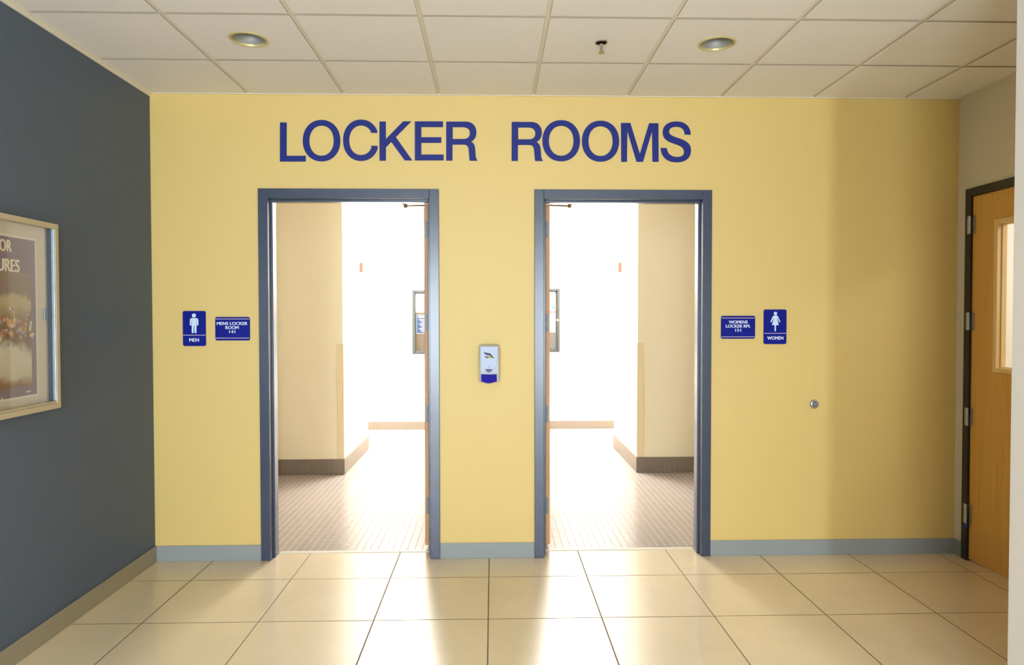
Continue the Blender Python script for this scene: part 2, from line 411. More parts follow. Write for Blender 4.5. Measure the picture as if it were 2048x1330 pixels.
struct('wall_far', B(-3.4, 4.0, YF, YF+.1, 0, HI+.1), MT['white_wall'], 'bright white far wall of the locker rooms', 'wall')
struct('wall_divider', B(-.10, .03, T, YF, 0, HI), MT['white_wall'], 'white wall dividing the two locker rooms', 'wall')
struct('wall_inner_far_left', B(-3.4, -3.3, T, YF, 0, HI+.1), MT['white_wall'], 'white wall at the far left of the locker rooms', 'wall')
struct('wall_inner_far_right', B(3.9, 4.0, T, YF, 0, HI+.1), MT['white_wall'], 'white wall at the far right of the locker rooms', 'wall')
struct('ceiling_locker_rooms', B(-3.4, 4.0, T, YF+.1, HI, HI+.1), MT['white_wall'], 'white ceiling of the locker rooms', 'ceiling')
bt = .012
bm = bmesh.new(); box(bm, -3.3, XTL+bt, YT-bt, YT, 0, .155); box(bm, XTL, XTL+bt, YT, YS+bt, 0, .155)
struct('baseboard_inner_left', bm, MT['base_tile'], 'brown tile base around the left screen wall', 'baseboard', bevel=.002)
bm = bmesh.new(); box(bm, XTR-bt, 3.9, YT-bt, YT, 0, .155); box(bm, XTR-bt, XTR, YT, YS+bt, 0, .155)
struct('baseboard_inner_right', bm, MT['base_tile'], 'brown tile base around the right screen wall', 'baseboard', bevel=.002)
struct('baseboard_far', B(-3.3, -.10, YF-bt, YF, 0, .11), MT['base_tile'], 'brown tile base on the far wall, left locker room', 'baseboard', bevel=.002)
struct('baseboard_far_right', B(.03, 3.9, YF-bt, YF, 0, .11), MT['base_tile'], 'brown tile base on the far wall, right locker room', 'baseboard', bevel=.002)

# corner guards on the screen walls
for s, x, v in ((-1, XTL, 688), (1, XTR, 685)):
    z = hit(684 if s < 0 else 1276, v, 1, YT).z
    bm = bmesh.new(); box(bm, x, x+s*.062, YT-.006, YT, .156, z); box(bm, x, x-s*.006, YT-.006, YT+.062, .156, z)
    tag(finish('corner_guard', bm, MT['guard'], bevel=.002), 'tan corner guard on the %s screen wall, seen through the %s doorway' % (('left', 'left') if s < 0 else ('right', 'right')), 'corner guard', 'corner guards')

# ------------------------------------------------------------------ door frames and doors
def doorway(idx, fr, hinge_side, leaf_x, lab):
    """hinge_side +1: leaf hangs on the right jamb, -1: on the left jamb"""
    x0, x1, zt = fr['x0'], fr['x1'], fr['z']
    d = thing('door_%d' % idx, ((x0+x1)/2, T/2, 0), lab, 'door', kind='structure')
    # frame: face, rabbet, stop
    bm = bmesh.new()
    def ring(o, i, ya, yb):
        box(bm, x0+o, x0+i, ya, yb, 0, zt-o); box(bm, x1-i, x1-o, ya, yb, 0, zt-o); box(bm, x0+i, x1-i, ya, yb, zt-i, zt-o)
    ring(0, FACE, -.014, .002)                 # casing face
    ring(.034, FACE, .002, T+.012)             # jamb
    ring(FACE-.001, FACE+.014, .045, T-.045)   # stop
    finish('door_frame', bm, MT['frame'], d, bevel=.0025)
    # leaf, standing open at a right angle into the locker room
    a, b = leaf_x
    leaf = finish('door_leaf', B(a, b, .150, 1.12, .040, 2.348), MT['edge'], d, bevel=.0015)
    for v in (459, 645, 828, 1011):
        z = hit((858 if idx == 1 else 1092), v, 1, .15).z
        bm = bmesh.new(); ha, hb = (a+.010, b+.001) if idx == 1 else (a-.001, b-.010)
        box(bm, ha, hb, .147, .150, z-.056, z+.056)
        hg = finish('hinge', bm, MT['hinge'], leaf)
        bm = bmesh.new()
        for dz in (-.038, -.012, .012, .038):
            rod(bm, ((ha+hb)/2+(.006 if dz in (-.038, .012) else -.006), .1475, z+dz), ((ha+hb)/2+(.006 if dz in (-.038, .012) else -.006), .1455, z+dz), .0042, 10)
        finish('screw', bm, MT['screw'], hg)
    # closer: body on the hidden face, arms over the top
    s = -1 if idx == 1 else 1
    face = (b if idx == 1 else a)
    cl = thing('door_closer', (face, .45, 2.26)); cl.parent = d; cl.location = WL[cl.name]-WL[d.name]
    finish('closer_body', B(face, face-s*.045, .36, .60, 2.26, 2.32), MT['closer'], cl, bevel=.006)
    el = hit(811 if idx == 1 else 1139, 412, 1, .55)
    bm = bmesh.new()
    rod(bm, (face-s*.02, .50, 2.32), (face-s*.02, .50, el.z), .009); rod(bm, (face-s*.02, .50, el.z), (el.x, .55, el.z), .006)
    rod(bm, (el.x, .55, el.z-.014), (el.x, .55, el.z+.014), .014)
    rod(bm, (el.x, .55, el.z+.008), (el.x+s*.10, T+.014, el.z+.022), .006)
    finish('arm', bm, MT['bronze'], cl, smooth=True)
    q0 = hit(825 if idx == 1 else 1121, 401, 1, .2); q1 = hit(850 if idx == 1 else 1098, 404, 1, .2)
    finish('closer_bracket', B(q0.x, q1.x, T+.002, T+.05, q1.z, q1.z+.035), MT['closer'], d, bevel=.002)
    return d
doorway(1, FL, 1, (-.461, -.417), 'left doorway with slate blue frame, door open inward')
doorway(2, FR, -1, (.343, .387), 'right doorway with slate blue frame, door open inward')
struct('trim_3', B(FL['x0']+.076, FL['x1']-.076, .128, .165, -.002, .005), MT['thresh'], 'pale floor threshold strip in the left doorway', 'threshold', bevel=.002)
struct('trim_4', B(FR['x0']+.076, FR['x1']-.076, .128, .165, -.002, .005), MT['thresh'], 'pale floor threshold strip in the right doorway', 'threshold', bevel=.002)

# wooden door in the right wall
d3 = thing('door_3', (XR, (DY0+DY1)/2, 0), 'closed honey coloured wooden door in a black frame, right wall', 'door', kind='structure')
bm = bmesh.new(); fw = .052
box(bm, XR-.014, XR+.12, DY0, DY0-fw, 0, DZ); box(bm, XR-.014, XR+.12, DY1, DY1+fw, 0, DZ); box(bm, XR-.014, XR+.12, DY0-fw, DY1+fw, DZ-fw, DZ)
finish('door_frame', bm, MT['frame_dark'], d3, bevel=.002)
ya, yb = DY0-fw-.003, DY1+fw+.003                      # leaf extents (ya nearer the yellow wall)
ly0, ly1 = -.352, -.98; lz0, lz1 = 1.243, 2.182        # glazed opening outer bead
bm = bmesh.new(); lx0, lx1 = XR+.002, XR+.046; zt = DZ-fw-.003
i0, i1, j0, j1 = ly0-.02, ly1+.02, lz0+.02, lz1-.02
box(bm, lx0, lx1, ya, i0, .012, zt); box(bm, lx0, lx1, i1, yb, .012, zt); box(bm, lx0, lx1, i0, i1, .012, j0); box(bm, lx0, lx1, i0, i1, j1, zt)
leaf = finish('door_leaf', bm, MT['oak'], d3)
bm = bmesh.new(); bw = .030
box(bm, XR-.008, XR+.02, ly0, ly0-bw, lz0, lz1); box(bm, XR-.008, XR+.02, ly1, ly1+bw, lz0, lz1)
box(bm, XR-.008, XR+.02, ly0-bw, ly1+bw, lz0, lz0+bw); box(bm, XR-.008, XR+.02, ly0-bw, ly1+bw, lz1-bw, lz1)
box(bm, XR+.02, XR+.052, i0, i0-.016, j0, j1); box(bm, XR+.02, XR+.052, i1, i1+.016, j0, j1); box(bm, XR+.02, XR+.052, i0-.016, i1+.016, j0, j0+.016); box(bm, XR+.02, XR+.052, i0-.016, i1+.016, j1-.016, j1)
finish('glazing_bead', bm, MT['bead'], leaf, bevel=.003)
finish('glass_pane', B(XR+.022, XR+.028, i0-.012, i1+.012, j0+.012, j1-.012), MT['wglass'], leaf)
for k, (va, vb) in enumerate(((433, 468), (625, 660), (815, 850), (1005, 1043))):
    u = (1942, 1940, 1935, 1930)[k]; z0, z1 = hit(u, vb, 0, XR).z, hit(u, va, 0, XR).z; yc = ya+.002
    bm = bmesh.new(); rod(bm, (XR-.020, yc, z0), (XR-.020, yc, z0+(z1-z0)*.46), .0085); rod(bm, (XR-.020, yc, z0+(z1-z0)*.48), (XR-.020, yc, z1), .0085)
    box(bm, XR-.006, XR+.0, yc-.026, yc+.012, z0, z1)
    box(bm, XR-.016, XR-.0135, yc+.002, yc+.030, z0, z1)
    hg = finish('hinge', bm, MT['steel'], leaf, smooth=True)
    if k == 3: tag(finish('tape', B(XR-.019, XR-.014, yc-.012, yc+.014, z0-.028, z0-.004), MT['bluetape'], hg), 'blue scrap below the lowest hinge')
bm = bmesh.new(); lathe(bm, (XR-.012, yb+.07, .965), [(.026, 0), (.026, .006), (.0, .006)])
box(bm, XR-.06, XR+.002, yb+.062, yb+.078, .985, 1.001); box(bm, XR-.066, XR-.052, yb+.062, yb+.19, .984, 1.002)
finish('door_handle', bm, MT['steel'], leaf, bevel=.002)
# small room behind the wooden door
bm = bmesh.new(); box(bm, XR+1.8, XR+1.9, -2.4, .1, 0, H)
struct('wall_side_room_far', bm, MT['white_wall'], 'cream wall seen through the wooden door window', 'wall')
struct('wall_side_room_left', B(XR+.12, XR+1.8, .0, .1, 0, H), MT['white_wall'], 'cream side wall behind the wooden door', 'wall')
struct('wall_side_room_right', B(XR+.12, XR+1.8, -2.5, -2.4, 0, H), MT['white_wall'], 'cream end wall behind the wooden door', 'wall')
struct('ceiling_side_room', B(XR+.12, XR+1.9, -2.5, .1, H-.45, H), MT['tile_ceiling'], 'white ceiling behind the wooden door', 'ceiling')

# ------------------------------------------------------------------ wall letters, outlines measured on the wall
K = 9.752
def wl(u0):
    def f(p):
        q = hit(u0+p[0]/K, 230+p[1]/K, 1, 0.0); return (q.x, q.z)
    return f
def letter(loops, u0, label):
    bm = bmesh.new(); g = wl(u0)
    prism(bm, [[g(p) for p in lp] for lp in loops], WALL, .0045, .0002)
    return tag(finish('wall_letter', bm, MT['blue']), label, 'letter', 'large blue wall lettering')
def Rl(dx, dy):
    o = path([(1390, 132), (1780, 132), (1900, 135, 1978, 220, 1978, 335), (1978, 430, 1940, 490, 1875, 522), (1930, 550, 1952, 600, 1957, 680), (1965, 800),
              (1968, 840, 1985, 870, 1998, 890), (1998, 894), (1850, 894), (1838, 870, 1838, 820, 1836, 790), (1826, 680), (1820, 620, 1800, 582, 1730, 580), (1512, 580), (1512, 892), (1388, 892)])
    i = path([(1517, 240), (1717, 240), (1800, 243, 1850, 280, 1850, 355), (1850, 430, 1805, 470, 1730, 470), (1517, 470)])
    return [[(a+dx, b+dy) for a, b in o], [(a+dx, b+dy) for a, b in i]]
PP = 2.12
letter([[(100, 148), (231, 148), (229, 797), (603, 797), (603, 910), (98, 910)]], 550, 'blue letter L starting the wall wording')
letter([ell(910, 503, 366, 404, p=PP), ell(910, 503, 237, 293, p=PP)], 550, 'blue letter O right after the first L')
cth = math.degrees(math.asin(145/403)); cti = math.degrees(math.asin(145/288)); cbo = math.degrees(math.asin(108/403)); cbi = math.degrees(math.asin(108/288))
co = ell(1680, 495, 350, 403, n=60, p=PP, a0=-cth-2, a1=-360+cbo+2, closed=False); ci = ell(1680, 495, 230, 288, n=60, p=PP, a0=-360+cbi+1.5, a1=-cti-1.5, closed=False)
letter([[(2000, 350)]+co[1:-1]+[(2002, 603), (1876, 603)]+ci[1:-1]+[(1874, 350)]], 550, 'blue letter C between O and K')
letter([[(88, 130), (212, 130), (214, 470), (550, 126), (710, 126), (408, 432), (730, 888), (580, 888), (318, 528), (215, 632), (215, 893), (90, 893)]], 750, 'blue letter K, the only K on the wall')
letter([[(778, 126), (1327, 126), (1327, 238), (905, 238), (905, 436), (1295, 436), (1295, 545), (905, 545), (905, 773), (1340, 773), (1340, 888), (778, 888)]], 750, 'blue letter E, the only E of the large wording')
letter(Rl(0, 0), 750, 'blue letter R ending the first word')
letter(Rl(-1260, 6), 1010, 'blue letter R starting the second word')
letter([ell(1095, 504, 367, 401, p=PP), ell(1095, 505, 239, 292, p=PP)], 1010, 'blue letter O beside the second R')
letter([ell(107, 513, 363, 400, p=PP), ell(107, 512, 235, 290, p=PP)], 1190, 'blue letter O beside the M')
letter([[(505, 158), (688, 158), (873, 760), (1052, 163), (1235, 163), (1240, 915), (1118, 915), (1110, 320), (935, 915), (808, 915), (630, 318), (622, 915), (510, 915)]], 1190, 'blue letter M, the only M of the large wording')
letter([path([(1865, 388), (1865, 230, 1760, 128, 1590, 128), (1420, 128, 1318, 210, 1318, 340), (1318, 460, 1400, 515, 1520, 555), (1600, 582), (1690, 615, 1735, 655, 1735, 720), (1735, 785, 1685, 820, 1600, 820),
               (1490, 820, 1410, 760, 1400, 650), (1278, 642), (1285, 830, 1410, 925, 1590, 925), (1770, 925, 1870, 840, 1870, 690), (1870, 570, 1790, 510, 1660, 465), (1580, 438), (1480, 405, 1443, 370, 1443, 325),
               (1443, 270, 1495, 232, 1585, 232), (1690, 232, 1745, 290, 1745, 382)])], 1190, 'blue letter S ending the wall wording')

# ------------------------------------------------------------------ restroom style signs
def wp(u, v): q = hit(u, v, 1, 0.0); return (q.x, q.z)
PX = 1/305.5
def plate(name, u0, v0, u1, v1, label, group=None):
    a = wp(u0, v0); b = wp(u1, v1)
    t = thing(name, ((a[0]+b[0])/2, 0, b[1]), label, 'sign', group)
    bm = bmesh.new(); prism(bm, [rrect(a[0], b[0], b[1], a[1], .012)], WALL, .0065, .0003)
    finish('sign_plate', bm, MT['sign'], t)
    return t, a, b
def rule(t, a, b, v):
    z = wp((400+0), v)[1] if False else None
def add_rule(t, u0, u1, v, w=1.1):
    p = wp(u0, v); q = wp(u1, v)
    finish('rule_line', B(p[0]+.0015, q[0]-.0015, -.0075, -.0064, (p[1]+q[1])/2-w*PX/2, (p[1]+q[1])/2+w*PX/2), MT['rule'], t)
def add_lines(t, rows, mi='signw'):
    bm = bmesh.new()
    for txt, u, v, w, h in rows:
        c = wp(u, v); add_text(bm, txt, c[0], c[1], w*PX, h*PX, WALL, .0078, .0064, bold=.03)
    finish('lettering', bm, MT[mi], t)
def braille(t, u0, u1, v, n):
    bm = bmesh.new()
    for i in range(n):
        c = wp(u0+(u1-u0)*i/(n-1), v)
        for dx in (0, .0024):
            for dz in (0, .0024, .0048):
                if random.random() < .6: rod(bm, (c[0]+dx, -.0064, c[1]+dz), (c[0]+dx, -.0074, c[1]+dz), .0009, 6)
    finish('braille', bm, MT['braille'], t)
t, a, b = plate('restroom_sign', 366, 622, 412.5, 692, 'upright blue sign with white man symbol, left of left doorway', 'blue wall signs')
add_rule(t, 367, 412, 670.2); add_lines(t, [('MEN', 389.2, 679.8, 19, 6.6)])
Z1 = lambda p: wp(340+p[0]/9.5, 580+p[1]/9.5)
bm = bmesh.new(); prism(bm, [[Z1(p) for p in ell(464, 485, 39, 38, 28)]], WALL, .0078, .0064)
prism(bm, [[Z1(p) for p in path([(386, 580), (386, 548, 405, 532, 440, 532), (492, 532), (528, 532, 548, 548, 548, 580), (548, 660), (546, 680, 520, 680, 518, 660), (518, 588), (512, 588), (512, 808), (510, 826, 476, 826, 474, 808), (472, 680), (460, 680),
      (458, 808), (456, 826, 424, 826, 422, 808), (422, 588), (414, 588), (414, 660), (412, 680, 388, 680, 386, 660)], 6)]], WALL, .0078, .0064)
finish('man_symbol', bm, MT['pict'], t)
braille(t, 384, 395, 686, 3)
t, a, b = plate('room_sign', 431, 634, 500.5, 680.8, 'wide blue room number sign 141 beside left doorway', 'blue wall signs')
add_rule(t, 431.5, 500, 638); add_rule(t, 431.5, 500, 676)
add_lines(t, [('MENS LOCKER', 465, 646.9, 60, 6.2), ('ROOM', 465, 655.2, 26, 6.2), ('141', 465.3, 663.4, 12, 5.6)])
braille(t, 455, 476, 670.5, 6)
t, a, b = plate('room_sign', 1441.7, 631.7, 1509.5, 677.3, 'wide blue room number sign 151 beside right doorway', 'blue wall signs')
add_rule(t, 1442, 1509, 636); add_rule(t, 1442, 1509, 673.6)
add_lines(t, [('WOMENS', 1475.8, 644.1, 38.5, 6.2), ('LOCKER RM.', 1475.4, 652.2, 50, 6.2), ('151', 1475.6, 660.4, 12, 5.6)])
braille(t, 1460, 1495, 667.5, 10)
t, a, b = plate('restroom_sign', 1527.2, 619, 1572, 688, 'upright blue sign with white woman symbol, right of right doorway', 'blue wall signs')
add_rule(t, 1527.6, 1571.6, 666.6); add_lines(t, [('WOMEN', 1549.7, 676, 33, 6.6)])
Z2 = lambda p: wp(1410+p[0]/5.116, 580+p[1]/5.116)
bm = bmesh.new(); prism(bm, [[Z2(p) for p in ell(716, 240, 17, 17, 28)]], WALL, .0078, .0064)
prism(bm, [[Z2(p) for p in [(700, 260), (732, 260), (741, 268), (766, 324), (764, 330), (756, 329), (737, 290), (734, 290), (750, 358), (721, 360), (721, 418), (714, 424), (707, 418), (707, 360), (680, 358), (698, 290), (694, 290), (676, 329), (667, 330), (665, 322), (690, 268)]]], WALL, .0078, .0064)
finish('woman_symbol', bm, MT['pict'], t)
braille(t, 1542, 1557, 682.5, 4)

# ------------------------------------------------------------------ soap dispenser
Z3 = lambda x, y: wp(930+x/12.09, 670+y/12.09)
c = Z3(585, 1100)
t = thing('soap_dispenser', (c[0], 0, c[1]), 'white soap dispenser with blue lever between the two doorways', 'dispenser')
a = Z3(352, 228); b = Z3(822, 1108)
bm = bmesh.new(); w = b[0]-a[0]
pr = [(a[1], .055), (a[1]-.010, .085), (a[1]-.05, .098), (a[1]-.12, .100), (a[1]-.18, .094), (b[1]+.012, .088), (b[1], .080)]   # side profile: height, depth
def rowpts(z, d, inset):
    x0, x1 = a[0]+inset, b[0]-inset; r = .016; p = [(x0, 0), (x0, -(d-r))]
    for i in range(1, 6): q = math.radians(180+18*i); p.append((x0+r+r*math.cos(q), -(d-r)+r*math.sin(q)))
    for i in range(1, 6): q = math.radians(270+18*i); p.append((x1-r+r*math.cos(q), -(d-r)+r*math.sin(q)))
    p += [(x1, 0)]; return [bm.verts.new((x, y, z)) for x, y in p]
rows = [rowpts(z, d, .004 if i == 0 else 0) for i, (z, d) in enumerate(pr)]
for r0, r1 in zip(rows, rows[1:]):
    for i in range(len(r0)-1): bm.faces.new((r0[i], r0[i+1], r1[i+1], r1[i]))
    bm.faces.new((r0[-1], r0[0], r1[0], r1[-1]))
bm.faces.new(rows[0]); bm.faces.new(rows[-1][::-1])
finish('body', bm, MT['disp'], t, smooth=True)
def fp(x, y): return Z3(x, y)
bm = bmesh.new()
sh = path([(385, 262), (790, 262), (782, 500), (775, 640, 730, 760, 688, 812), (640, 850, 520, 850, 478, 812), (420, 740, 385, 640, 380, 500)], 8)
prism(bm, [[fp(*p) for p in sh]], WALL, .110, .096)
cv = finish('front_cover', bm, MT['cover'], t, bevel=.006, seg=3)
bm = bmesh.new(); prism(bm, [[fp(*p) for p in path([(492, 800), (540, 792, 620, 792, 668, 800), (640, 840, 610, 862, 580, 870), (545, 862, 515, 838, 492, 800)], 8)]], WALL, .113, .100)
finish('level_window', bm, MT['lens'], t, bevel=.002)
bm = bmesh.new(); prism(bm, [[fp(*p) for p in path([(400, 918), (480, 930, 680, 930, 762, 918), (766, 1090), (700, 1100, 640, 1128, 578, 1130), (510, 1128, 450, 1100, 400, 1088)], 8)]], WALL, .118, .080)
finish('push_lever', bm, MT['lever'], t, bevel=.005, seg=3)
# winged emblem
bm = bmesh.new()
prism(bm, [[fp(*p) for p in [(462, 378), (480, 408), (500, 402), (520, 412), (545, 414), (580, 422), (625, 438), (655, 480), (675, 515), (715, 532), (690, 540), (650, 520), (620, 478), (590, 455), (568, 468), (545, 470), (500, 445), (470, 425)]]], WALL, .1112, .1095)
prism(bm, [[fp(*p) for p in [(458, 488), (500, 490), (545, 505), (560, 528), (540, 550), (520, 520), (480, 500)]]], WALL, .1112, .1095)
finish('emblem', bm, MT['logo_navy'], cv)
bm = bmesh.new()
prism(bm, [[fp(*p) for p in [(540, 545), (560, 500), (585, 480), (605, 492), (630, 485), (665, 535), (610, 528), (570, 532)]]], WALL, .1116, .1095)
finish('emblem_gold', bm, MT['logo_gold'], cv)
bm = bmesh.new()
prism(bm, [[fp(*p) for p in [(500, 420), (560, 432), (585, 448), (560, 458), (515, 442)]]], WALL, .1117, .1095)
finish('emblem_grey', bm, MT['logo_grey'], cv)
bm = bmesh.new(); prism(bm, [[fp(*p) for p in [(552, 738), (600, 736), (600, 746), (552, 746)]]], WALL, .1112, .1095)
finish('small_print', bm, MT['logo_grey'], cv)

# ------------------------------------------------------------------ wall bumper
c = wp(1628, 808)
t = thing('wall_bumper', (c[0], 0, c[1]-.03), 'round grey door bumper on the yellow wall', 'door bumper')
bm = bmesh.new(); lathe(bm, (c[0], 0, c[1]), [(.0295, -.0003), (.0295, -.006), (.026, -.012), (.019, -.015), (.017, -.010), (0, -.010)], axis='y'); finish('mounting_ring', bm, MT['bump_ring'], t, smooth=True)
bm = bmesh.new(); lathe(bm, (c[0], 0, c[1]), [(.017, -.006), (.017, -.018), (.013, -.023), (.006, -.025), (0, -.0255)], axis='y'); finish('rubber_pad', bm, MT['rubber'], t, smooth=True)

# ------------------------------------------------------------------ ceiling fittings
def downlight(x, y, label):
    t = thing('recessed_downlight', (x, y, H), label, 'ceiling light', 'round recessed downlights')
    bm = bmesh.new(); lathe(bm, (x, y, H), [(.098, -.0005), (.098, -.003), (.092, -.006), (.086, -.005), (.084, .004), (.088, .006)], close=True); finish('trim_ring', bm, MT['trimring'], t, smooth=True)
    bm = bmesh.new(); n = 48; prof = [(.085, .001), (.082, .05), (.072, .11), (.055, .16), (.03, .19)]
    rings = [[bm.verts.new((x+r*math.cos(2*math.pi*i/n), y+r*math.sin(2*math.pi*i/n), H+h)) for i in range(n)] for r, h in prof]
    for r0, r1 in zip(rings, rings[1:]):
        for i in range(n): bm.faces.new((r0[i], r0[(i+1) % n], r1[(i+1) % n], r1[i]))
    bm.faces.new(rings[-1]); o = finish('reflector', bm, MT['cone'], t, smooth=True)
    md = o.modifiers.new('s', 'SOLIDIFY'); md.thickness = .002; md.offset = 1
downlight(*DL[0], 'unlit round downlight in the ceiling near the slate wall')
downlight(*DL[1], 'unlit round downlight in the ceiling right of the sprinkler')
def sprinkler(x, y, z, label, esc=.034, drop=.055):
    t = thing('ceiling_sprinkler', (x, y, z), label, 'sprinkler', 'ceiling sprinklers')
    bm = bmesh.new(); lathe(bm, (x, y, z), [(esc, 0), (esc, -.003), (esc*.93, -.005), (esc*.82, -.003), (esc*.80, .010), (esc*.84, .010)], close=True); finish('escutcheon', bm, MT['chrome'], t, smooth=True)
    bm = bmesh.new(); lathe(bm, (x, y, z), [(esc*.8, .010), (esc*.8, .008), (0, .008)]); finish('cup', bm, MT['black'], t)
    bm = bmesh.new(); rod(bm, (x, y, z+.01), (x, y, z-.012), .009); rod(bm, (x-.008, y, z-.01), (x-.003, y, z-drop+.004), .0022); rod(bm, (x+.008, y, z-.01), (x+.003, y, z-drop+.004), .0022); rod(bm, (x, y, z-.012), (x, y, z-drop), .0025)
    finish('frame_arm', bm, MT['chrome'], t, smooth=True)
    bm = bmesh.new(); lathe(bm, (x, y, z-drop), [(0, .003), (.015, .002), (.0155, -.001), (.012, -.004), (0, -.005)]); finish('deflector', bm, MT['brass'], t, smooth=True)
sprinkler(SP[0], SP[1], H, 'chrome sprinkler head in the ceiling above the lobby')
p = hit(770, 436, 1, 5.0); sprinkler(p.x, 5.0, HI, 'small sprinkler on the ceiling seen through the left doorway', .03, .05)
p = hit(1223, 410, 1, 4.3); sprinkler(p.x, 4.3, HI, 'small sprinkler on the ceiling seen through the right doorway', .03, .05)

# ------------------------------------------------------------------ poster display case on the slate wall (plane x = XL)
DPT = .050
o0 = hit(116, 449, 0, XL+DPT); o1 = hit(123, 815, 0, XL+DPT)
cy1 = (o0.y+o1.y)/2; cz1 = o0.z; cz0 = o1.z; cy0 = cy1-1.55
t = thing('display_case', (XL, (cy0+cy1)/2, cz0), 'framed glass display case on the slate wall', 'display case')
fwd = .026
bm = bmesh.new()
box(bm, XL, XL+DPT, cy1-fwd, cy1, cz0, cz1); box(bm, XL, XL+DPT, cy0, cy0+fwd, cz0, cz1); box(bm, XL, XL+DPT, cy0+fwd, cy1-fwd, cz0, cz0+fwd); box(bm, XL, XL+DPT, cy0+fwd, cy1-fwd, cz1-fwd, cz1)
finish('case_frame', bm, MT['casefr'], t, bevel=.0015)
finish('backing_board', B(XL+.001, XL+.008, cy0+fwd, cy1-fwd, cz0+fwd, cz1-fwd), MT['board'], t)
finish('side_track', B(XL+.008, XL+.030, cy1-fwd-.003, cy1-fwd, cz0+fwd, cz1-fwd), MT['alu'], t)
bm = bmesh.new(); box(bm, XL+.008, XL+.044, cy0+fwd, cy1-fwd, cz0+fwd, cz0+fwd+.012); finish('bottom_track', bm, MT['casefr'], t, bevel=.001)
ym = (cy0+cy1)/2
for k, (pa, pb, xo) in enumerate(((cy0+fwd, ym+.02, .024), (ym-.02, cy1-fwd-.003, .034))):
    g = finish('sliding_pane', B(XL+xo, XL+xo+.005, pa, pb, cz0+fwd+.012, cz1-fwd), MT['glass'], t)
    e = pb if k == 1 else pa
    finish('pane_edge', B(XL+xo-.002, XL+xo+.012, e-.004, e+.002, cz0+fwd+.012, cz1-fwd), MT['alu_l'], g, bevel=.001)
    hc = hit(88, 629, 0, XL+xo)
    if k == 1: finish('finger_pull', B(XL+xo+.005, XL+xo+.009, hc.y-.008, hc.y+.008, hc.z-.028, hc.z+.028), MT['alu'], g, bevel=.001)
# poster
PXp = XL+.0085
q0 = hit(71, 478, 0, PXp); q1 = hit(77, 791, 0, PXp)
py1 = (q0.y+q1.y)/2; pz1 = q0.z; pz0 = q1.z; py0 = py1-.565; pc = (py0+py1)/2
P = thing('poster', (PXp, pc, pz0), 'outdoor rafting poster with blue helmets inside the display case', 'poster')
SIDE = lambda a, b, d: (PXp+d, a, b)     # a = y, b = z
finish('paper_sheet', B(PXp, PXp+.0008, py0, py1, pz0, pz1), MT['paper'], P)
finish('mauve_ground', B(PXp+.0008, PXp+.0013, py0+.010, py1-.010, pz0+.010, pz1-.010), MT['purple'], P)
# printed photograph: misty river with white water
M = mat('river_photo_print', (150, 128, 100), .5); nt = M.node_tree; b_ = nt.nodes['Principled BSDF']; N = nt.nodes.new; Lk = nt.links.new
tc = N('ShaderNodeTexCoord'); sp_ = N('ShaderNodeSeparateXYZ'); Lk(tc.outputs['Generated'], sp_.inputs[0])
ns = N('ShaderNodeTexNoise'); ns.inputs['Scale'].default_value = 7; ns.inputs['Detail'].default_value = 6; Lk(tc.outputs['Object'], ns.inputs['Vector'])
ad = N('ShaderNodeMath'); ad.operation = 'MULTIPLY_ADD'; ad.inputs[1].default_value = .35; Lk(ns.outputs['Fac'], ad.inputs[0]); Lk(sp_.outputs['Z'], ad.inputs[2])
r = N('ShaderNodeValToRGB'); cr = r.color_ramp
for k, (pos, col) in enumerate([(.20, (132, 98, 66)), (.29, (190, 180, 156)), (.48, (204, 196, 174)), (.56, (112, 88, 64)), (.74, (126, 102, 76)), (.86, (176, 158, 122)), (.96, (182, 164, 128)), (1.1, (136, 116, 102))]):
    e = cr.elements[k] if k < 2 else cr.elements.new(min(pos, 1)); e.position = min(pos, 1); e.color = lin(col)
Lk(ad.outputs[0], r.inputs[0]); Lk(r.outputs[0], b_.inputs['Base Color'])
f1 = hit(60, 560, 0, PXp).z; ph0 = pz0+.055; ph1 = hit(40, 545, 0, PXp).z-.002
finish('printed_photo', B(PXp+.0013, PXp+.0017, py0+.042, py1-.046, ph0, ph1), M, P)
bm = bmesh.new()
za = hit(12, 491, 0, PXp).z; zb = hit(24, 531, 0, PXp).z
add_text(bm, 'OUTDOOR', pc-.036, za, .29, .054, SIDE, .0021, .0016, bold=.05)
finish('title_line', bm, MT['ptext'], P); bm = bmesh.new()
add_text(bm, 'ADVENTURES', pc-.044, zb, .41, .058, SIDE, .0021, .0016, bold=.05)
finish('title_line', bm, MT['ptext'], P)
